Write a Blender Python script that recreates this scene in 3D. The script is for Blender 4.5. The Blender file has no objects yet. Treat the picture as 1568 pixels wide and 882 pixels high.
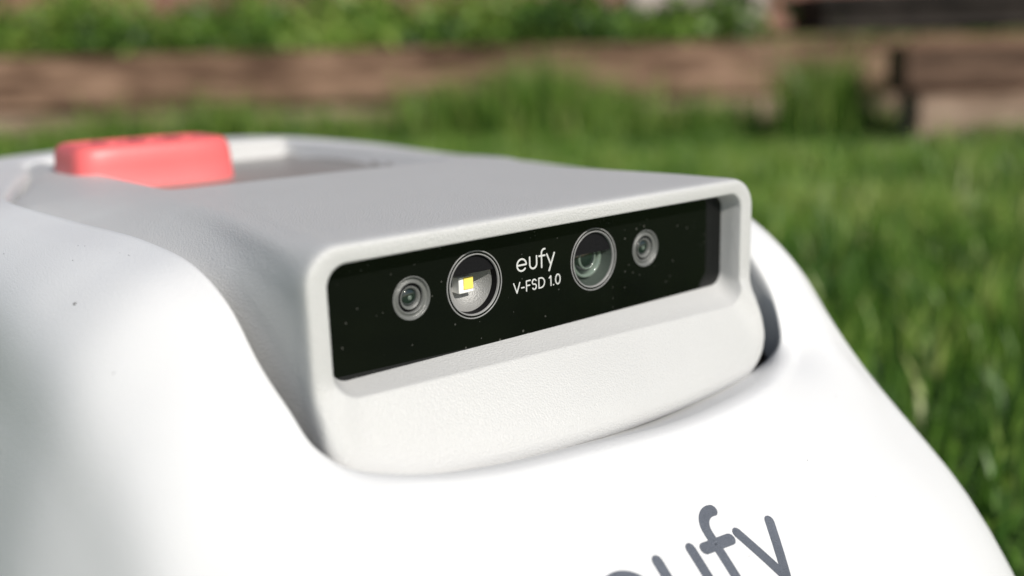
import bpy, bmesh, math, random
import numpy as np
from mathutils import Vector, Matrix
from mathutils.bvhtree import BVHTree
random.seed(4); rng=np.random.default_rng(7)
S=0.26; H=0.38
C=np.array([.905,1.6,-H/S])
scene=bpy.context.scene
def link(o): scene.collection.objects.link(o); return o
# ---------------------------------------------------------------- materials
def newmat(name):
    m=bpy.data.materials.new(name); m.use_nodes=True
    nt=m.node_tree; b=nt.nodes['Principled BSDF']; return m,nt,b
def plastic(name,col,rough=.45,bump=.15,scale=260,var=.03,spec=.5,metal=0,bdist=.002,coat=0):
    m,nt,b=newmat(name); N=nt.nodes;L=nt.links
    tc=N.new('ShaderNodeTexCoord')
    n=N.new('ShaderNodeTexNoise'); n.inputs['Scale'].default_value=scale; n.inputs['Detail'].default_value=3
    L.new(tc.outputs['Object'],n.inputs['Vector'])
    bp=N.new('ShaderNodeBump'); bp.inputs['Strength'].default_value=bump; bp.inputs['Distance'].default_value=bdist
    L.new(n.outputs['Fac'],bp.inputs['Height']); L.new(bp.outputs['Normal'],b.inputs['Normal'])
    n2=N.new('ShaderNodeTexNoise'); n2.inputs['Scale'].default_value=6; n2.inputs['Detail'].default_value=6
    L.new(tc.outputs['Object'],n2.inputs['Vector'])
    r=N.new('ShaderNodeValToRGB')
    c=np.array(col); lo=c*(1-var); hi=np.minimum(c*(1+var),1)
    r.color_ramp.elements[0].position=.35;r.color_ramp.elements[1].position=.65
    r.color_ramp.elements[0].color=(*lo,1); r.color_ramp.elements[1].color=(*hi,1)
    L.new(n2.outputs['Fac'],r.inputs['Fac']); L.new(r.outputs['Color'],b.inputs['Base Color'])
    b.inputs['Roughness'].default_value=rough; b.inputs['Metallic'].default_value=metal
    b.inputs['Specular IOR Level'].default_value=spec; b.inputs['Coat Weight'].default_value=coat
    return m
M_white=plastic('white_plastic',(.70,.705,.715),.36,.18,460,.010)
M_grey=plastic('light_grey_plastic',(.545,.547,.545),.42,.30,400,.014)
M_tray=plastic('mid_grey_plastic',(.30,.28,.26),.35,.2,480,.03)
M_red=plastic('red_plastic',(.80,.15,.15),.4,.1,200,.05)
M_dark=plastic('dark_plastic',(.008,.008,.009),.6,spec=.12)
M_rubber=plastic('wheel_rubber',(.03,.03,.03),.8,.5,60)
M_silver=plastic('silver_print',(.22,.24,.29),.5,.8,700,.15,metal=.35)
M_print=plastic('light_print',(.58,.59,.58),.5,0)
M_ring=plastic('ring_print',(.27,.27,.27),.4,0)
M_lensgrey=plastic('lens_flange',(.14,.145,.14),.3,.2,500,.1)
M_tubeg=plastic('lens_tube',(.06,.075,.065),.3,.2,500,.1)
M_refl=plastic('reflector_metal',(.30,.30,.295),.5,.25,500,.25,metal=.3)
M_led=plastic('led_phosphor',(.98,.78,.15),.5,0)
M_ledw=plastic('led_package',(.95,.95,.92),.5,0)
M_lensglass=plastic('lens_glass_dark',(.012,.02,.018),.06,0,coat=1)
M_lensgreen=plastic('lens_coating_green_glint',(.14,.18,.15),.15,0,var=.3,coat=1)  # green lens tint, lightened so the colour carries glints
M_dirt=plastic('dirt',(.05,.045,.04),.9,0)
m,nt,b=newmat('black_front_glass'); N=nt.nodes;L=nt.links
tc=N.new('ShaderNodeTexCoord'); v=N.new('ShaderNodeTexVoronoi'); v.inputs['Scale'].default_value=120
L.new(tc.outputs['Object'],v.inputs['Vector'])
n=N.new('ShaderNodeTexNoise'); n.inputs['Scale'].default_value=14; L.new(tc.outputs['Object'],n.inputs['Vector'])
sub=N.new('ShaderNodeMath'); sub.operation='MULTIPLY_ADD'; sub.inputs[1].default_value=.5; sub.inputs[2].default_value=-.12
L.new(n.outputs['Fac'],sub.inputs[0])
lt=N.new('ShaderNodeMath'); lt.operation='LESS_THAN'; L.new(v.outputs['Distance'],lt.inputs[0]); L.new(sub.outputs[0],lt.inputs[1])
mulr=N.new('ShaderNodeSeparateColor'); L.new(v.outputs['Color'],mulr.inputs[0])
gt=N.new('ShaderNodeMath'); gt.operation='GREATER_THAN'; gt.inputs[1].default_value=.72; L.new(mulr.outputs[0],gt.inputs[0])
mm=N.new('ShaderNodeMath'); mm.operation='MULTIPLY'; L.new(lt.outputs[0],mm.inputs[0]); L.new(gt.outputs[0],mm.inputs[1])
mx=N.new('ShaderNodeMix'); mx.data_type='RGBA'; mx.inputs['A'].default_value=(.003,.0035,.003,1); mx.inputs['B'].default_value=(.055,.055,.05,1)
L.new(mm.outputs[0],mx.inputs['Factor']); L.new(mx.outputs['Result'],b.inputs['Base Color'])
b.inputs['Roughness'].default_value=.05; b.inputs['Specular IOR Level'].default_value=.42; M_glass=m

# ---------------------------------------------------------------- mower root
root=bpy.data.objects.new('robot_lawn_mower',None); link(root)
root.location=(C[0]*S,C[1]*S,0); root.scale=(S,S,S)
def child(o): o.parent=root; return o
def meshobj(name,verts,faces,mats,fm=None,smooth=True,parent=True,off=True):
    me=bpy.data.meshes.new(name); V=np.array(verts,dtype=float)
    if off: V=V-C
    me.from_pydata(V.tolist(),[],faces)
    for mt in (mats if isinstance(mats,list) else [mats]): me.materials.append(mt)
    if fm is not None: me.polygons.foreach_set('material_index',fm)
    if smooth: me.polygons.foreach_set('use_smooth',[True]*len(me.polygons))
    me.update(); o=bpy.data.objects.new(name,me); link(o)
    if parent: child(o)
    return o
def fixnormals(o):
    bm=bmesh.new(); bm.from_mesh(o.data); bmesh.ops.recalc_face_normals(bm,faces=bm.faces); bm.to_mesh(o.data); bm.free()
def spl(P,n,closed=False):
    P=np.array(P,dtype=float); k=len(P)
    nseg=k if closed else k-1
    nx=np.array([P[(i+1)%k] for i in range(nseg)])
    D=nx-P[:nseg]; h=np.array([max(np.linalg.norm(d),1e-6) for d in D.reshape(nseg,-1)])
    sh=(nseg,)+(1,)*(P.ndim-1); d=D/h.reshape(sh)
    T=np.zeros_like(P)
    for i in range(k):
        if closed or 0<i<k-1:
            a=(i-1)%nseg; c=i%nseg
            T[i]=(d[a]*h[c]+d[c]*h[a])/(h[a]+h[c])
        elif i==0: T[i]=d[0]
        else: T[i]=d[-1]
    out=[]
    for i in range(nseg):
        j=(i+1)%k
        for q in range(n):
            t=q/n; t2=t*t;t3=t2*t
            out.append((2*t3-3*t2+1)*P[i]+(t3-2*t2+t)*h[i]*T[i]+(-2*t3+3*t2)*P[j]+(t3-t2)*h[i]*T[j])
    if not closed: out.append(P[-1])
    return np.array(out)
def gridfaces(nr,nc,wrapc=True):
    f=[]
    for i in range(nr-1):
        for j in range(nc if wrapc else nc-1):
            f.append((i*nc+j,i*nc+(j+1)%nc,(i+1)*nc+(j+1)%nc,(i+1)*nc+j))
    return f
def ss(a,b,x):
    t=np.clip((x-a)/(b-a),0,1); return t*t*(3-2*t)

# ---------------------------------------------------------------- body shell
ST=[ # L, M1, M2, M3
((.54,2.2,-.205),(.42,2.2,-.203),(.28,2.2,-.24),(.23,2.2,-.40)),
((.435,1.9,-.203),(.37,1.9,-.205),(.29,1.9,-.235),(.24,1.9,-.40)),
((.378,1.67,-.200),(.34,1.67,-.207),(.285,1.67,-.24),(.23,1.67,-.40)),
((.415,1.46,-.2137),(.36,1.45,-.225),(.29,1.44,-.265),(.235,1.44,-.41)),
((.45,1.28,-.225),(.385,1.27,-.24),(.30,1.26,-.29),(.24,1.25,-.43)),
((.463,1.17,-.243),(.395,1.15,-.265),(.305,1.13,-.33),(.245,1.12,-.46)),
((.47,1.10,-.28),(.40,1.07,-.315),(.31,1.04,-.39),(.25,1.02,-.52)),
((.47,1.033,-.336),(.40,.995,-.375),(.315,.955,-.455),(.26,.92,-.58)),
((.475,.978,-.379),(.41,.93,-.43),(.33,.87,-.53),(.28,.82,-.66)),
((.49,.9375,-.4247),(.435,.87,-.485),(.37,.77,-.60),(.33,.68,-.76)),
((.517,.915,-.4477),(.48,.835,-.510),(.44,.72,-.62),(.41,.60,-.78)),
((.572,.88,-.46),(.56,.805,-.522),(.54,.69,-.635),(.53,.57,-.79)),
((.6826,.865,-.479),(.68,.79,-.538),(.68,.68,-.645),(.68,.56,-.80)),
((.83,.856,-.491),(.83,.785,-.545),(.83,.675,-.655),(.83,.55,-.81)),
((.996,.856,-.505),(1.0,.785,-.558),(1.0,.675,-.665),(1.0,.55,-.82)),
((1.15,.864,-.504),(1.17,.79,-.556),(1.19,.68,-.665),(1.21,.555,-.815)),
((1.25,.890,-.502),(1.30,.82,-.545),(1.36,.72,-.64),(1.41,.59,-.79)),
((1.33,.926,-.495),(1.40,.875,-.512),(1.47,.80,-.60),(1.525,.685,-.73)),
((1.36,.9415,-.4595),(1.42,.93,-.463),(1.495,.90,-.515),(1.55,.83,-.66)),
((1.375,.975,-.40),(1.43,.97,-.402),(1.50,.953,-.454),(1.55,.92,-.60)),
((1.378,1.0185,-.35),(1.43,1.01,-.352),(1.505,1.0,-.40),(1.56,1.0,-.55)),
((1.38,1.1,-.285),(1.43,1.1,-.29),(1.51,1.1,-.33),(1.57,1.1,-.5)),
((1.385,1.28,-.25),(1.44,1.28,-.255),(1.52,1.28,-.30),(1.57,1.28,-.46)),
((1.40,1.6,-.235),(1.45,1.6,-.24),(1.53,1.6,-.28),(1.58,1.6,-.44)),
((1.36,2.0,-.235),(1.43,2.0,-.235),(1.53,2.0,-.27),(1.58,2.0,-.42)),
((1.30,2.3,-.225),(1.38,2.36,-.22),(1.49,2.45,-.26),(1.55,2.5,-.41)),
((1.2,2.42,-.21),(1.25,2.52,-.205),(1.32,2.66,-.24),(1.36,2.75,-.40)),
((.9,2.45,-.20),(.9,2.55,-.195),(.9,2.68,-.23),(.9,2.78,-.40)),
((.65,2.42,-.20),(.60,2.52,-.20),(.52,2.66,-.24),(.48,2.75,-.40)),
((.565,2.34,-.203),(.46,2.42,-.203),(.33,2.50,-.24),(.27,2.56,-.40)),
]
cen=np.array([.905,1.65,0])
rows=[]
for k,st in enumerate(ST):
    Lp,M1,M2,M3=[np.array(p) for p in st]
    o=M1-Lp; o/=np.linalg.norm(o)
    oh=o*[1,1,0]; oh/=np.linalg.norm(oh)
    B=M3.copy(); B[2]=-1.12; fl=1.20 if (k<=7 or 20<=k<=24) else (1.12 if k in (8,19) else 1.03)
    B[0]=cen[0]+(M3[0]-cen[0])*fl; B[1]=cen[1]+(M3[1]-cen[1])*1.03
    if M3[1]<.95: B[1]=M3[1]-.14*min(1,(.95-M3[1])/.3)-.0
    B2=B.copy(); B2[2]=-1.28; B2[:2]=cen[:2]+(B[:2]-cen[:2])*.95
    lw={9:.3,10:.7,11:1,12:1,13:1,14:1,15:1,16:1,17:1,18:1,19:1,20:.8,21:.5}.get(k,0)
    e1=Lp+oh*.020+[0,0,.0005]; e2=Lp+oh*.028+[0,0,-.003]; e3=Lp+oh*.034+[0,0,-.0095]
    a1=Lp+o*.012; a2=Lp+o*.022; a3=Lp+o*.030
    p1=a1*(1-lw)+e1*lw; p2=a2*(1-lw)+e2*lw; p3=a3*(1-lw)+e3*lw
    outer=np.vstack([[p1],[p2],spl([p3,M1,M2,M3,B,B2],8)])
    fr={11:.6,12:1,13:1,14:1,15:1,16:.9,17:.3}.get(k,0)
    i0=np.array([Lp-o*.006+[0,0,-.12],Lp-o*.004+[0,0,-.03],Lp-o*.003+[0,0,-.010],Lp-o*.0005+[0,0,-.004],Lp+oh*.005+[0,0,-.0005]])
    hb=np.array([-oh[0]*.5,1,0])
    # seat: the shell dips and runs on under the housing's chin
    i1=np.array([Lp+hb*.150+[0,0,-.050],Lp+hb*.080+[0,0,-.028],Lp+hb*.035+[0,0,-.0145],Lp+hb*.010+[0,0,-.0055],Lp+oh*.002+[0,0,-.0008]])
    rows.append(np.vstack([i0*(1-fr)+i1*fr,outer]))
rows=np.array(rows)
G=spl(rows,8,closed=True)
ns,ntt=G.shape[:2]
Gt=G.transpose(1,0,2)
body=meshobj('body_shell',Gt.reshape(-1,3),gridfaces(ntt,ns),M_white)
fixnormals(body)
und=[tuple(p) for p in Gt[-1]]
meshobj('chassis_underside',und,[tuple(range(len(und)))],M_dark,smooth=False)

# ---------------------------------------------------------------- housing (camera module + top deck)
NS=(24,12,70,12,24,12,60,12)
def samp(P,n):
    P=np.array(P,dtype=float); Q=spl(P,12)
    d=np.r_[0,np.cumsum(np.linalg.norm(np.diff(Q,axis=0),axis=1))]
    t=np.linspace(0,d[-1],n,endpoint=False)
    return np.c_[np.interp(t,d,Q[:,0]),np.interp(t,d,Q[:,1])]
def line(a,b,n): t=np.linspace(0,1,n,endpoint=False)[:,None]; return np.array(a)*(1-t)+np.array(b)*t
def arc(cx,cz,r,a0,a1,n,rz=None):
    t=np.radians(np.linspace(a0,a1,n,endpoint=False)); return np.c_[cx+r*np.cos(t),cz+(rz or r)*np.sin(t)]
def rrect(xl,xr,zt,zb,rt,rb):
    return np.vstack([line((xl,zb+rb),(xl,zt-rt),NS[0]),arc(xl+rt,zt-rt,rt,180,90,NS[1]),
      line((xl+rt,zt),(xr-rt,zt),NS[2]),arc(xr-rt,zt-rt,rt,90,0,NS[3]),line((xr,zt-rt),(xr,zb+rb),NS[4]),
      arc(xr-rb,zb+rb,rb,0,-90,NS[5]),line((xr-rb,zb),(xl+rb,zb),NS[6]),arc(xl+rb,zb+rb,rb,270,180,NS[7])])
R=[ # xl xr zt zb rt rb ytop ybot bulge slant
(.546,1.268,-.2347,-.3761,.018,.022,1.006,1.006,0,0),
(.545,1.269,-.2345,-.3765,.018,.022,1.003,1.003,0,-.001),
(.538,1.2715,-.231,-.3805,.022,.026,.985,.983,0,-.012),
(.5295,1.2750,-.2270,-.3845,.027,.031,.967,.960,0,-.021),
(.5285,1.2757,-.2264,-.3850,.0275,.0315,.9655,.9580,0,-.0215),
(.5272,1.2770,-.2254,-.3862,.0285,.0325,.9645,.9565,0,-.022),
(.5250,1.2800,-.2238,-.3885,.030,.034,.9640,.9555,.001,-.022),
(.5160,1.2900,-.2155,-.402,.036,.040,.9636,.950,.008,-.021),
(.5070,1.2990,-.2095,-.430,.042,.046,.9636,.939,.022,-.020),
(.5045,1.3015,-.2075,-.455,.044,.052,.9645,.932,.034,-.02),
(.5025,1.3035,-.2057,-.475,.046,.058,.9665,.9285,.0435,-.02),
(.5012,1.3048,-.2045,-.487,.047,.062,.9700,.930,.047,-.02),
(.5003,1.3057,-.2037,-.497,.048,.066,.9760,.937,.049,-.02),
(.5000,1.3060,-.2033,-.510,.049,.07,.988,.953,.047,-.02),
(.4997,1.3063,-.203,-.545,.050,.07,1.008,.985,.03,-.02),
]
rings=[]
for (xl,xr,zt,zb,rt,rb,yt,yb,bu,sl) in R:
    q=rrect(xl,xr,zt,zb,rt,rb)
    x=q[:,0]; z=q[:,1].copy()
    low=np.clip((-.30-z)/(-.30-zb),0,1)
    z=z+sl*low*np.clip((x-.53)/.74,0,1)
    w=ss(0,1,np.clip((-.365-z)/max(.02,(-.365-zb)),0,1))
    y=yt+(yb-yt)*w-bu*w*np.clip(1-((x-.903)/.40)**2,0,1)
    rings.append(np.c_[x,y,z])
nfront=len(rings)
TAB=[ (1.04,(.494,-.45),(.495,-.345),(.4965,-.285),(.502,-.243),(.548,-.2033)),
(1.1,(.482,-.40),(.490,-.29),(.494,-.262),(.507,-.235),(.556,-.2033)),
(1.2,(.46,-.36),(.475,-.266),(.490,-.252),(.518,-.228),(.575,-.2032)),
(1.3,(.44,-.33),(.461,-.252),(.486,-.243),(.528,-.2215),(.600,-.203)),
(1.5,(.39,-.31),(.422,-.236),(.463,-.2295),(.525,-.215),(.625,-.203)),
(1.68,(.37,-.30),(.397,-.217),(.45,-.2125),(.53,-.2075),(.64,-.203)),
(1.78,(.37,-.30),(.407,-.216),(.46,-.2105),(.53,-.2070),(.62,-.203)),
(1.9,(.43,-.30),(.462,-.215),(.49,-.2105),(.53,-.2070),(.60,-.203)),
(2.1,(.49,-.30),(.53,-.215),(.545,-.210),(.56,-.206),(.60,-.203)),
(2.3,(.53,-.30),(.565,-.215),(.575,-.210),(.59,-.206),(.62,-.203)),
(2.43,(.56,-.30),(.60,-.215),(.61,-.21),(.62,-.206),(.64,-.203))]
TA=np.array([[t[0]]+[c for p in t[1:] for c in p] for t in TAB])
Ys=np.r_[np.arange(1.03,1.56,.02),np.arange(1.56,1.72,.012),np.arange(1.73,2.40,.03),[2.42]]
TS=np.array([[np.interp(Y,TA[:,0],TA[:,i]) for i in range(1,11)] for Y in Ys])
for it in range(6): TS[1:-1]=.5*TS[1:-1]+.25*TS[:-2]+.25*TS[2:]
for Y,v in zip(Ys,TS):
    c=[(v[2*i],v[2*i+1]) for i in range(5)]
    mr=[(1.806-p[0]-.0,p[1]-.012*min(1,(Y-1.03)/.2)*(k<4)) for k,p in enumerate(c)]
    q=np.vstack([samp([c[0],c[1],c[2],c[3]],NS[0]),samp([c[3],((c[3][0]*.66+c[4][0]*.34),(c[3][1]*.26+c[4][1]*.74)),c[4]],NS[1]),
       line(c[4],mr[4],NS[2]),samp([mr[4],((mr[3][0]*.66+mr[4][0]*.34),(mr[3][1]*.26+mr[4][1]*.74)),mr[3]],NS[3]),
       samp([mr[3],mr[2],mr[1],mr[0]],NS[4]),line(mr[0],(mr[0][0]-.05,-.58),NS[5]),
       line((mr[0][0]-.05,-.58),(c[0][0]+.05,-.58),NS[6]),line((c[0][0]+.05,-.58),c[0],NS[7])])
    x=q[:,0]; z=q[:,1].copy()
    z-=.032*ss(1.60,1.66,Y)*ss(.60,.645,x)*(1-ss(1.15,1.19,x))*(z>-.22)
    rings.append(np.c_[x,np.full(len(x),Y),z])
last=rings[-1].copy(); last[:,2]-=.1; rings.append(last)
R3=np.array(rings)
a0=nfront-1
for it in range(5):
    R3[a0:a0+8]=.5*R3[a0:a0+8]+.25*R3[a0-1:a0+7]+.25*R3[a0+1:a0+9]
ff=gridfaces(R3.shape[0],R3.shape[1]); flat=R3.reshape(-1,3)
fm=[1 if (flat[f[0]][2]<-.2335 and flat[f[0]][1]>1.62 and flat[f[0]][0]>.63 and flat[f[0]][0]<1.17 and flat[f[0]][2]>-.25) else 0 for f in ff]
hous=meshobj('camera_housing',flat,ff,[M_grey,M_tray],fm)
fixnormals(hous)

# ---------------------------------------------------------------- front glass with lens holes
LZ=-.2934
big=[.764,.9812]; small=[.6645,1.0901]; RB=.0455; RS=.0280
bm=bmesh.new()
def loop(pts,y):
    vs=[bm.verts.new((p[0]-C[0],y-C[1],p[1]-C[2])) for p in pts]
    for i in range(len(vs)): bm.edges.new((vs[i],vs[(i+1)%len(vs)]))
loop(rrect(.5435,1.2705,-.2325,-.3785,.018,.022)[::2],1.0)
def circ(cx,r,n=64): return [(cx+r*math.cos(2*math.pi*i/n),LZ+r*math.sin(2*math.pi*i/n)) for i in range(n)]
for x in big: loop(circ(x,RB-.006),1.0)
for x in small: loop(circ(x,RS-.001),1.0)
bmesh.ops.triangle_fill(bm,use_beauty=True,edges=bm.edges[:])
kill=[]
for f in bm.faces:
    c=f.calc_center_median()
    for cx,r in [(x,RB-.0062) for x in big]+[(x,RS-.0012) for x in small]:
        if (c.x+C[0]-cx)**2+(c.z+C[2]-LZ)**2<(r*.97)**2: kill.append(f)
bmesh.ops.delete(bm,geom=list(set(kill)),context='FACES_ONLY')
me=bpy.data.meshes.new('front_glass'); bm.to_mesh(me); bm.free(); me.materials.append(M_glass)
child(link(bpy.data.objects.new('front_glass',me)))
def lathe(name,cx,prof,mat,n=64,cz=LZ):
    V=[];k=len(prof)
    for r,d in prof:
        for i in range(n):
            a=2*math.pi*i/n; V.append((cx+r*math.cos(a),1.0+d,cz+r*math.sin(a)))
    o=meshobj(name,V,gridfaces(k,n),mat); return o
def dome(name,cx,r,d,hgt,mat):
    prof=[(max(r*math.sin(t),1e-4),d-hgt*math.cos(t)) for t in np.linspace(math.pi/2,0,10)]
    lathe(name,cx,prof,mat)
for x,zc in zip(big,(.015,.009)):
    lathe('lens_ring',x,[(RB,-.0001),(RB,-.0008),(RB-.0015,-.0008),(RB-.0015,-.0001)],M_ring)
    lathe('lens_ring_inner',x,[(RB-.0042,-.0001),(RB-.0042,-.0008),(RB-.0058,-.0008),(RB-.0062,.003)],M_ring)
    rr=RB-.0064; a0_=math.asin(zc/rr); pts=[]
    for i in range(25):
        a=a0_+(math.pi-2*a0_)*i/24; pts.append((x+rr*math.cos(a),1.004,LZ+rr*math.sin(a)))
    k=len(pts); P2=pts+[(p[0],1.010,p[2]) for p in pts]
    meshobj('lens_baffle',P2,[tuple(range(k))]+[(i,(i+1)%k,k+(i+1)%k,k+i) for i in range(k)],M_dark,smooth=False)
x=big[0]
lathe('illuminator_tube',x,[(RB-.0062,.002),(RB-.0075,.012)],M_dark)
lathe('illuminator_reflector',x,[(RB-.0075,.012),(.034,.020),(.027,.028),(.020,.033),(.013,.035),(.0002,.035)],M_refl)
def box(name,x0,x1,y0,y1,z0,z1,mat,bev=.002,seg=3):
    bm=bmesh.new(); bmesh.ops.create_cube(bm,size=1)
    for v in bm.verts:
        v.co=Vector(((x0+x1)/2-C[0]+v.co.x*(x1-x0),(y0+y1)/2-C[1]+v.co.y*(y1-y0),(z0+z1)/2-C[2]+v.co.z*(z1-z0)))
    if bev: bmesh.ops.bevel(bm,geom=bm.edges[:],offset=bev,segments=seg,profile=.5,affect='EDGES')
    me=bpy.data.meshes.new(name); bm.to_mesh(me); bm.free(); me.materials.append(mat)
    return child(link(bpy.data.objects.new(name,me)))
box('led_package',x-.012,x+.012,1.018,1.035,LZ-.014,LZ+.008,M_ledw,.001,1)
box('led_chip',x-.005,x+.0105,1.0165,1.018,LZ-.009,LZ+.0075,M_led,.0004,1)
x=big[1]
lathe('camera_tube',x,[(RB-.0062,.002),(RB-.0085,.010),(.034,.016),(.031,.022)],M_tubeg)
lathe('camera_barrel',x,[(.031,.022),(.029,.014),(.0255,.014),(.0245,.024)],M_lensgreen)
dome('camera_lens',x,.0245,.024,.013,M_lensglass)
lathe('camera_inner_ring',x,[(.017,.0155),(.0165,.0128),(.0145,.0124),(.014,.0165)],M_lensgreen)
for x in small:
    lathe('small_lens_flange',x,[(RS,-.0001),(RS,-.0008),(RS-.0014,-.0008),(RS-.0014,.003),(.0215,.0035),(.0205,.001),(.0190,.001),(.0185,.006)],M_lensgrey)
    lathe('small_lens_barrel',x,[(.0185,.006),(.0165,.006),(.0160,.003),(.0135,.003),(.0125,.006)],M_dark)
    lathe('small_lens_ring',x,[(.0150,.0025),(.0142,.0022),(.0120,.0040),(.0110,.007)],M_lensgrey)
    dome('small_lens_glass',x,.0115,.0075,.004,M_lensglass)
    dome('small_lens_glint',x,.0030,.0040,.0012,M_lensgreen)  # pale green dome paints a highlight onto the dark lens

# ---------------------------------------------------------------- stroke lettering
def arcp(cx,cy,r,a0,a1,n=18,ry=None):
    return [(cx+r*math.cos(math.radians(a0+(a1-a0)*i/n)),cy+(ry or r)*math.sin(math.radians(a0+(a1-a0)*i/n))) for i in range(n+1)]
EUFY=[ [(.06,.5),(.98,.5)]+arcp(.5,.5,.48,4,318,28),
 [(1.35,1.0),(1.35,.42)]+arcp(1.72,.40,.37,182,358,16)+[(2.09,.42),(2.09,1.0)],
 [(2.62,-.02),(2.62,1.12)]+arcp(2.94,1.14,.32,178,80,10),
 [(2.36,.93),(2.98,.93)],
 [(3.20,.98),(3.60,.10)],[(4.02,.98),(3.42,-.42)] ]
def tube(path,r,flat,fn,name,mat,res=10):
    P=np.array(path); d=np.r_[0,np.cumsum(np.linalg.norm(np.diff(P,axis=0),axis=1))]
    n=max(3,int(d[-1]/(r*.5))); t=np.linspace(0,d[-1],n)
    P=np.c_[np.interp(t,d,P[:,0]),np.interp(t,d,P[:,1])]
    T=np.gradient(P,axis=0); T/=np.linalg.norm(T,axis=1)[:,None]
    secs=[]
    for ang in (0,30,60): secs.append((P[0]-T[0]*r*math.cos(math.radians(ang)),T[0],max(.02,math.sin(math.radians(ang)))))
    for p,tt in zip(P,T): secs.append((p,tt,1))
    for ang in (60,30,0): secs.append((P[-1]+T[-1]*r*math.cos(math.radians(ang)),T[-1],max(.02,math.sin(math.radians(ang)))))
    V=[]
    for p,tt,s in secs:
        nrm=np.array([-tt[1],tt[0]])
        for k in range(res):
            a=math.pi*k/(res-1)
            q=p+nrm*r*s*math.cos(a); V.append(fn(q[0],q[1],flat*(s*math.sin(a))**.5 if s*math.sin(a)>1e-6 else -flat*.3))
    return V,gridfaces(len(secs),res,False)
def lettering(name,paths,r,flat,fn,mat):
    V=[];F=[]
    for p in paths:
        v,f=tube(p,r,flat,fn,name,mat); o=len(V); V+=v; F+=[tuple(i+o for i in q) for q in f]
    o=meshobj(name,V,F,mat); fixnormals(o); return o
sc=.0170
lettering('glass_brand_lettering',EUFY,.075,.0006,lambda u,v,w:(.8365+u*sc,1.0-w,-.2888+v*sc),M_print)
bv=BVHTree.FromPolygons([Vector(p) for p in Gt.reshape(-1,3)],gridfaces(ntt,ns))
nrm=Vector((0,-.68,.733)); up=Vector((0,.733,.68)); O=Vector((.708,.686,-.653))-up*.006; s2=.0805
def onbody(u,v,w):
    p=O+Vector((u*s2,0,0))+up*((v-.075*u)*s2)
    h=bv.ray_cast(p+nrm*.15,-nrm)
    q=h[0] if h[0] else p
    q=q+nrm*(w+.0002); return (q.x,q.y,q.z)
lettering('body_brand_lettering',EUFY,.10,.0004,onbody,M_silver)
def sh(P,dx): return [(a+dx,b) for a,b in P]
CAP=[[(0,1),(.42,0)],[(.84,1),(.42,0)],[(1.06,.42),(1.42,.42)],
 [(1.74,0),(1.74,1),(2.28,1)],[(1.74,.52),(2.2,.52)],
 sh([(.60,.86)]+arcp(.32,.74,.26,40,230,12)+arcp(.34,.26,.27,60,-150,14),2.50),
 sh([(0,0),(0,1),(.30,1)]+arcp(.30,.5,.5,85,-85,14)+[(.30,0),(0,0)],3.48),
 sh([(0,.80),(.22,1),(.22,0)],4.98),[(5.56,.02),(5.58,.02)],
 sh(arcp(.33,.5,.33,90,450,26,ry=.5),5.88)]
sc2=.0850/6.54; ch=.0138/sc2
lettering('glass_caption_lettering',[[(a,b*ch) for a,b in p] for p in CAP],.075,.0005,lambda u,v,w:(.830+u*sc2,1.0-w,-.3176+v*sc2),M_print)
# dirt specks lying on the shell
V=[];F=[]
r2=np.random.default_rng(12)
spots=[(.33,1.22,.0026)]+[(r2.uniform(.30,1.4),r2.uniform(.60,.84),r2.uniform(.0006,.0012)) for _ in range(14)]+[(r2.uniform(.29,.42),r2.uniform(.95,1.6),r2.uniform(.0005,.0011)) for _ in range(9)]
for sx,sy,sr in spots:
    h=bv.ray_cast(Vector((sx,sy,.2)),Vector((0,0,-1)))
    if not h[0]: continue
    q,nn=h[0],h[1]
    if nn.z<0: nn=-nn
    t1=nn.orthogonal().normalized(); t2=nn.cross(t1); k=len(V)
    V.append(tuple(q+nn*sr*.5))
    for i in range(7):
        a=2*math.pi*i/7; rr=sr*r2.uniform(.6,1.3); p=q+t1*rr*math.cos(a)+t2*rr*math.sin(a)-nn*sr*.05; V.append(tuple(p))
    F+=[(k,k+1+i,k+1+(i+1)%7) for i in range(7)]
meshobj('dirt_specks',V,F,M_dirt,smooth=False)

# ---------------------------------------------------------------- stop button
def rbox_button(name,cx,cy,w,d,z0,h,mat,e=.36):
    V=[];n=64
    prof=[(1.03,0),(1.03,.14),(1.0,.18),(.985,.6),(.965,.80),(.92,.93),(.85,.99),(.80,1.0),(.76,.975),(.70,.95),(.02,.945)]
    for s,t in prof:
        for i in range(n):
            a=2*math.pi*i/n
            cxx=math.copysign(abs(math.cos(a))**e,math.cos(a)); syy=math.copysign(abs(math.sin(a))**e,math.sin(a))
            ox=w/2-(1-s)*d/2*1.0; oy=d/2*s
            V.append((cx+cxx*ox*(1 if s>.1 else .02),cy+syy*oy,z0+h*t))
    o=meshobj(name,V,gridfaces(len(prof),n),mat); fixnormals(o)
rbox_button('stop_button',.727,2.05,.325,.20,-.254,.104,M_red)
for i in range(3): rbox_button('stop_button_grip_%d'%(i+1),.65+.075*i,2.05,.03,.11,-.158,.010,M_red,.5)
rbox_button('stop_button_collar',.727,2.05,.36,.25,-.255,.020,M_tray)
rbox_button('rear_deck_rib',1.05,2.33,.26,.10,-.24,.050,M_grey)

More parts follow.
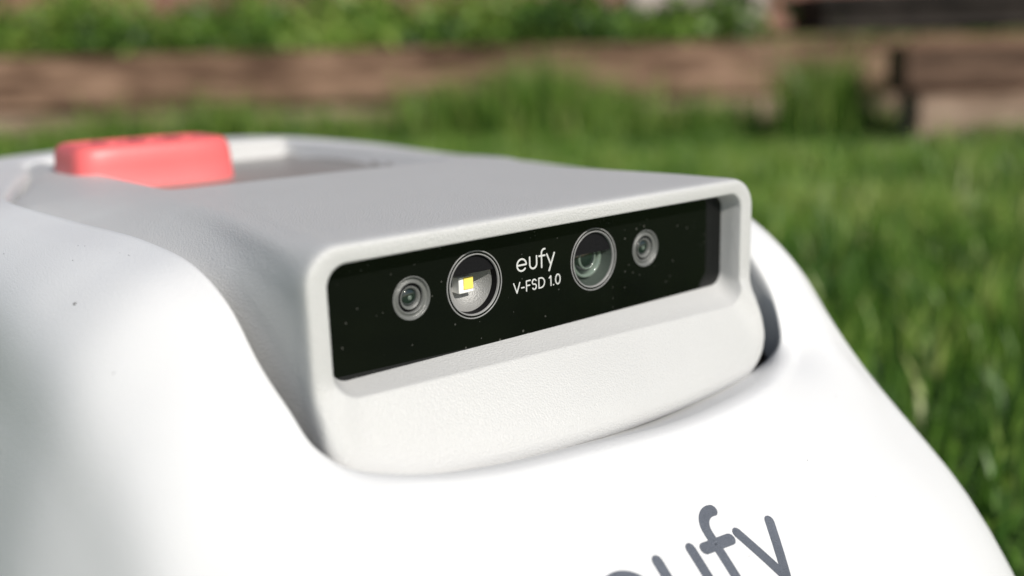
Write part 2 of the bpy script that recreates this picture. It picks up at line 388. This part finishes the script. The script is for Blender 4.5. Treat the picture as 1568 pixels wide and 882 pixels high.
# ---------------------------------------------------------------- wheels
def wheel(name,cx,cy,r,w):
    V=[];n=48; prof=[(.02,-.5),(.7,-.5),(.75,-.42),(.93,-.45),(1,-.35),(1,.35),(.93,.45),(.75,.42),(.7,.5),(.02,.5)]
    for rr,t in prof:
        for i in range(n):
            a=2*math.pi*i/n; k=1+.02*(i%2)*(rr>.99)
            V.append((cx+t*w,cy+rr*r*k*math.cos(a),-H/S+r+rr*r*k*math.sin(a)))
    o=meshobj(name,V,gridfaces(len(prof),n),M_rubber); fixnormals(o)
wheel('rear_wheel_left',.04,2.15,.36,.14); wheel('rear_wheel_right',1.77,2.15,.36,.14)
wheel('front_wheel_left',.42,.95,.20,.10); wheel('front_wheel_right',1.39,.95,.20,.10)

# ================================================================ setting
ANG=-math.radians(39.6); ca,sa=math.cos(ANG),math.sin(ANG)
def W(b,a): return ca*b-sa*a, sa*b+ca*a
def vnoise(x,y,seed=0):
    r=np.random.default_rng(seed); out=0
    for k in range(7):
        f=(1.1*1.55**k); th=r.uniform(0,6.28); ph=r.uniform(0,6.28)
        out=out+np.sin(f*(x*np.cos(th)+y*np.sin(th))+ph+1.3*np.sin(f*.7*(y*np.cos(th)-x*np.sin(th))+ph*2))/(1.15**k)
    return out/4
def noisemat(name,c1,c2,scale=4,rough=.9,stretch=(1,1,1),bump=.3,c3=None):
    m,nt,b=newmat(name);N=nt.nodes;L=nt.links
    tc=N.new('ShaderNodeTexCoord'); mp=N.new('ShaderNodeMapping'); mp.inputs['Scale'].default_value=stretch
    L.new(tc.outputs['Object'],mp.inputs['Vector'])
    n=N.new('ShaderNodeTexNoise'); n.inputs['Scale'].default_value=scale; n.inputs['Detail'].default_value=9; n.inputs['Roughness'].default_value=.65
    L.new(mp.outputs[0],n.inputs['Vector'])
    r=N.new('ShaderNodeValToRGB'); r.color_ramp.elements[0].position=.36; r.color_ramp.elements[1].position=.64
    r.color_ramp.elements[0].color=(*c1,1); r.color_ramp.elements[1].color=(*c2,1)
    if c3: e=r.color_ramp.elements.new(.5); e.color=(*c3,1)
    L.new(n.outputs['Fac'],r.inputs['Fac']); L.new(r.outputs['Color'],b.inputs['Base Color'])
    bp=N.new('ShaderNodeBump'); bp.inputs['Strength'].default_value=bump; bp.inputs['Distance'].default_value=.02
    L.new(n.outputs['Fac'],bp.inputs['Height']); L.new(bp.outputs['Normal'],b.inputs['Normal'])
    b.inputs['Roughness'].default_value=rough; b.inputs['Specular IOR Level'].default_value=.2
    return m
M_ground=noisemat('lawn_ground_mat',(.025,.06,.012),(.08,.14,.03),9,c3=(.05,.10,.02))
M_wood=noisemat('weathered_timber',(.055,.030,.020),(.36,.23,.16),4,stretch=(.7,2,4),c3=(.20,.122,.082))
M_wood2=noisemat('pale_timber',(.18,.12,.085),(.43,.32,.245),4,stretch=(.7,2,4))
M_fence=noisemat('fence_boards_mat',(.20,.09,.065),(.37,.20,.155),5,stretch=(3,3,.3))
M_soil=noisemat('soil_mat',(.10,.095,.04),(.28,.23,.12),6)
M_shadewood=noisemat('shaded_timber',(.015,.013,.012),(.05,.042,.038),5)  # near-black colour stands in for the shadow around the planter
M_stone=noisemat('pale_stone',(.40,.33,.30),(.6,.52,.48),6)
def leafmat(name,cols):
    m,nt,b=newmat(name);N=nt.nodes;L=nt.links
    at=N.new('ShaderNodeAttribute'); at.attribute_name='tint'
    r=N.new('ShaderNodeValToRGB'); 
    r.color_ramp.elements[0].color=(*cols[0],1); r.color_ramp.elements[1].color=(*cols[-1],1)
    for i,c in enumerate(cols[1:-1]): e=r.color_ramp.elements.new((i+1)/(len(cols)-1)); e.color=(*c,1)
    L.new(at.outputs['Fac'],r.inputs['Fac']); L.new(r.outputs['Color'],b.inputs['Base Color'])
    b.inputs['Roughness'].default_value=.42; b.inputs['Specular IOR Level'].default_value=.45
    tr=N.new('ShaderNodeBsdfTranslucent'); L.new(r.outputs['Color'],tr.inputs['Color'])
    ms=N.new('ShaderNodeMixShader'); ms.inputs[0].default_value=.3
    L.new(b.outputs[0],ms.inputs[1]); L.new(tr.outputs[0],ms.inputs[2]); L.new(ms.outputs[0],N['Material Output'].inputs['Surface'])
    return m
M_grass=leafmat('grass_blades',[(.008,.030,.006),(.050,.130,.018),(.14,.28,.04),(.29,.42,.08),(.48,.52,.19)])
M_leaf=leafmat('weed_leaves',[(.018,.050,.010),(.08,.17,.025),(.20,.34,.05),(.38,.48,.12)])
V=[(-60,-60,0),(60,-60,0),(60,60,0),(-60,60,0)]
meshobj('lawn',V,[(0,1,2,3)],M_ground,smooth=False,parent=False,off=False)
def blades(name,x,y,z,h,wid,tint,mat,lean=.45):
    n=len(x); az=rng.uniform(0,2*math.pi,n); la=rng.uniform(0,2*math.pi,n); ln=rng.normal(0,lean,n)*h
    dx,dy=np.cos(az)*wid/2,np.sin(az)*wid/2; lx,ly=np.cos(la)*ln,np.sin(la)*ln
    P=np.zeros((n,5,3))
    P[:,0]=np.c_[x-dx,y-dy,z-.01]; P[:,1]=np.c_[x+dx,y+dy,z-.01]
    P[:,2]=np.c_[x-dx*.8+lx*.35,y-dy*.8+ly*.35,z+h*.6]; P[:,3]=np.c_[x+dx*.8+lx*.35,y+dy*.8+ly*.35,z+h*.6]
    P[:,4]=np.c_[x+lx,y+ly,z+h]
    me=bpy.data.meshes.new(name); me.vertices.add(5*n); me.vertices.foreach_set('co',P.ravel())
    base=np.arange(n)*5
    li=np.stack([base,base+1,base+3,base+2,base+2,base+3,base+4],1).ravel()
    me.loops.add(7*n); me.loops.foreach_set('vertex_index',li.astype(np.int32))
    st=np.stack([np.arange(n)*7,np.arange(n)*7+4],1).ravel()
    me.polygons.add(2*n); me.polygons.foreach_set('loop_start',st.astype(np.int32))
    me.update(calc_edges=True); me.validate()
    a=me.attributes.new('tint','FLOAT','POINT'); a.data.foreach_set('value',np.repeat(np.clip(tint,0,1),5).astype(np.float32))
    me.materials.append(mat); o=bpy.data.objects.new(name,me); return link(o)
N1=140000
a=.15+4.3*rng.random(N1)**.85; b=rng.uniform(-3.6,3.8,N1)
keep=(abs(b)<.9+a*.75); a=a[keep]; b=b[keep]
X,Y=W(b,a); nz=vnoise(X*2.2,Y*2.2,3); nz2=vnoise(X*5,Y*5,11)
inside=(X>.02)&(X<.46)&(Y>.12)&(Y<.75)
h=(.055+.030*nz+.026*nz2+rng.normal(0,.014,len(X)))*(1+.6*np.clip((a-3.7)/.6,0,1)); h=np.clip(h,.02,.2)
h[inside]*=.3
tint=.43+.34*nz+.30*nz2+rng.normal(0,.15,len(X)); yel=rng.random(len(X))<.04; tint[yel]=.95
g1=(X,Y,np.zeros(len(X)),h,rng.uniform(.004,.008,len(X)),tint)
TB=[];
TL=[(-1.15,4.15,.17,.25,700),(-2.2,4.1,.12,.5,700),(-.25,4.1,.20,.22,700),(.12,4.05,.25,.22,1100),(.4,4.1,.18,.25,700),(1.22,3.85,.25,.16,700),(.8,4.1,.14,.3,500),(-1.6,4.15,.15,.3,600),(1.7,3.4,.08,.3,300),(2.2,3.4,.08,.3,300),(-.7,4.15,.14,.3,500),(-2.7,4.1,.13,.4,500)]
for (tb,ta,hh,sp,cnt) in TL:
    cnt=int(cnt*1.1); bb=rng.normal(tb,sp*.5,cnt); aa=rng.normal(ta,.07,cnt); x,y=W(bb,aa)
    TB.append((x,y,np.zeros(cnt),np.clip(rng.normal(hh,hh*.35,cnt),.04,1),rng.uniform(.006,.011,cnt),rng.normal(.54,.24,cnt)))
for (tb,ta,hh,cnt) in [(.62,1.25,.13,14),(.9,1.7,.13,12),(1.1,2.3,.14,12)]:
    bb=rng.normal(tb,.06,cnt); aa=rng.normal(ta,.06,cnt); x,y=W(bb,aa)
    TB.append((x,y,np.zeros(cnt),np.clip(rng.normal(hh,hh*.2,cnt),.04,1),rng.uniform(.004,.007,cnt),rng.normal(.82,.1,cnt)))
allg=[np.concatenate([g1[i]]+[t[i] for t in TB]) for i in range(6)]
blades('lawn_grass',*allg,M_grass)

def wallbox(bm,b0,b1,a0,a1,z0,z1,mi=0,wob=.006):
    r=bmesh.ops.create_cube(bm,size=1); vs=r['verts']
    for v in vs: v.co=Vector(((b0+b1)/2+v.co.x*(b1-b0)+random.uniform(-wob,wob),(a0+a1)/2+v.co.y*(a1-a0)+random.uniform(-wob,wob),(z0+z1)/2+v.co.z*(z1-z0)+random.uniform(-wob,wob)))
    for f in set(f for v in vs for f in v.link_faces): f.material_index=mi
def finish(bm,name,mats,bev=.012,rolldeg=0,loc=(0,0,0)):
    bmesh.ops.bevel(bm,geom=bm.edges[:],offset=bev,segments=2,affect='EDGES')
    me=bpy.data.meshes.new(name); bm.to_mesh(me); bm.free()
    for m in mats: me.materials.append(m)
    o=link(bpy.data.objects.new(name,me)); o.rotation_euler=(0,math.radians(rolldeg),ANG); o.location=loc; return o
bm=bmesh.new()
wallbox(bm,-5.2,-2.61,4.32,4.50,.180,.405); wallbox(bm,-2.6,.148,4.31,4.50,.18,.41); wallbox(bm,.155,1.75,4.33,4.50,.18,.405,0)
wallbox(bm,1.76,5.5,4.36,4.50,.18,.40,0)
wallbox(bm,-5.2,-1.2,4.30,4.50,-.05,.170,1); wallbox(bm,-1.19,2.3,4.31,4.50,-.05,.168,1); wallbox(bm,2.31,5.5,4.30,4.50,-.05,.165,1)
wallbox(bm,1.40,5.2,3.55,3.72,.215,.375,2); wallbox(bm,1.44,5.2,3.50,3.70,-.05,.205,1)
finish(bm,'timber_retaining_wall',[M_wood,M_wood2,noisemat('dark_weathered_timber',(.03,.017,.012),(.19,.12,.085),4,stretch=(.7,2,4))],rolldeg=.35)
nb,na=60,14; V=[];F=[]
for i in range(nb+1):
    for j in range(na+1):
        bb=-6+12*i/nb; aa=4.48+2.6*j/na
        V.append((bb,aa,.37+.13*(j/na)+.02*float(vnoise(np.array(bb*3),np.array(aa*3),5))-.02*(bb>1)))
for i in range(nb):
    for j in range(na): k=i*(na+1)+j; F.append((k,k+na+1,k+na+2,k+1))
o=meshobj('garden_bed',V,F,M_soil,parent=False,off=False); o.rotation_euler=(0,0,ANG)
bm=bmesh.new(); x=-7
while x<7:
    w=.14+random.uniform(-.004,.004); wallbox(bm,x,x+w-.012,7.05+random.uniform(-.006,.006),7.075,.45,2.2,0,.003); x+=w
wallbox(bm,-7,7,7.08,7.12,.8,.9); wallbox(bm,-7,7,7.08,7.12,1.8,1.9)
finish(bm,'wooden_fence',[M_fence],.003)
bm=bmesh.new()
wallbox(bm,1.85,4.6,5.9,6.6,.44,.58); wallbox(bm,1.80,4.7,5.85,6.7,.585,.66)
finish(bm,'wooden_planter_box',[M_shadewood],.01)
bm=bmesh.new()
for x0,x1 in [(.75,1.05),(1.07,1.35),(1.37,1.62)]: wallbox(bm,x0,x1,6.2,6.45,.48,.80+random.uniform(-.05,.05),0,.02)
finish(bm,'edging_stones',[M_stone],.03)
def leaves(name,clumps,mat):
    c=[];s=[];t=[]
    for (b0,a0,z0,rb,ra,rz,cnt,ls) in clumps:
        q=rng.normal(0,.5,(cnt,3)); q/=np.maximum(1,np.linalg.norm(q,axis=1))[:,None]
        bb=b0+q[:,0]*rb; aa=a0+q[:,1]*ra; zz=z0+q[:,2]*rz
        x,y=W(bb,aa); c.append(np.c_[x,y,zz]); s.append(rng.uniform(.6,1.3,cnt)*ls); t.append(rng.normal(.50+rng.uniform(-.35,.3),.2,cnt))
    c=np.concatenate(c); s=np.concatenate(s); t=np.concatenate(t); n=len(c)
    u=rng.normal(size=(n,3)); u/=np.linalg.norm(u,axis=1)[:,None]
    w=rng.normal(size=(n,3)); w=np.cross(u,w); w/=np.linalg.norm(w,axis=1)[:,None]
    P=np.stack([c-u*s[:,None],c+w*s[:,None]*.4,c+u*s[:,None],c-w*s[:,None]*.4],1)
    me=bpy.data.meshes.new(name); me.vertices.add(4*n); me.vertices.foreach_set('co',P.ravel())
    me.loops.add(4*n); me.loops.foreach_set('vertex_index',np.arange(4*n,dtype=np.int32))
    me.polygons.add(n); me.polygons.foreach_set('loop_start',(np.arange(n)*4).astype(np.int32)); me.update(calc_edges=True); me.validate()
    at=me.attributes.new('tint','FLOAT','POINT'); at.data.foreach_set('value',np.repeat(np.clip(t,0,1),4).astype(np.float32))
    me.materials.append(mat); link(bpy.data.objects.new(name,me))
cl=[]
for i in range(84):
    b0=-4.5+5.65*(i+rng.random())/84; a0=rng.uniform(4.75,6.7); hgt=rng.uniform(.07,.24)
    cl.append((b0,a0,.40+(a0-4.5)*.05+hgt*.45,rng.uniform(.12,.35),.2,hgt,300,.038))
for i in range(26):
    b0=rng.uniform(1.2,4); a0=rng.uniform(4.9,5.4); cl.append((b0,a0,.37,.25,.15,.04,90,.02))
leaves('garden_weeds',cl,M_leaf)

# ================================================================ camera, light
cam=bpy.data.cameras.new('camera'); co=link(bpy.data.objects.new('camera',cam))
cx=Vector((.7657,-.6424,-.0298)); cz=Vector((-.62,-.7497,.2316)); cz.normalize(); cy=cz.cross(cx).normalized(); cx=cy.cross(cz)
Mx=Matrix((cx,cy,cz)).transposed().to_4x4(); Mx.translation=Vector((0,0,H)); co.matrix_world=Mx
cam.sensor_width=36; cam.lens=34.78; cam.clip_start=.01; cam.clip_end=500
cam.dof.use_dof=True; cam.dof.focus_distance=.345; cam.dof.aperture_fstop=4.0
scene.camera=co
to_sun=Vector((-.02,-.80,.58)).normalized()
sl=bpy.data.lights.new('sun','SUN'); sl.energy=4.35; sl.angle=math.radians(.53); sl.color=(1,.955,.88)
so=link(bpy.data.objects.new('sun',sl)); so.rotation_euler=(-to_sun).to_track_quat('-Z','Y').to_euler()
w=bpy.data.worlds.new('World'); scene.world=w; w.use_nodes=True
sky=w.node_tree.nodes.new('ShaderNodeTexSky'); sky.sky_type='NISHITA'; sky.sun_disc=False
sky.sun_elevation=math.asin(to_sun.z); sky.sun_rotation=math.atan2(to_sun.x,to_sun.y)
bg=w.node_tree.nodes['Background']; bg.inputs['Strength'].default_value=.07
w.node_tree.links.new(sky.outputs[0],bg.inputs['Color'])
scene.view_settings.view_transform='Standard'; scene.view_settings.look='None'; scene.view_settings.exposure=0
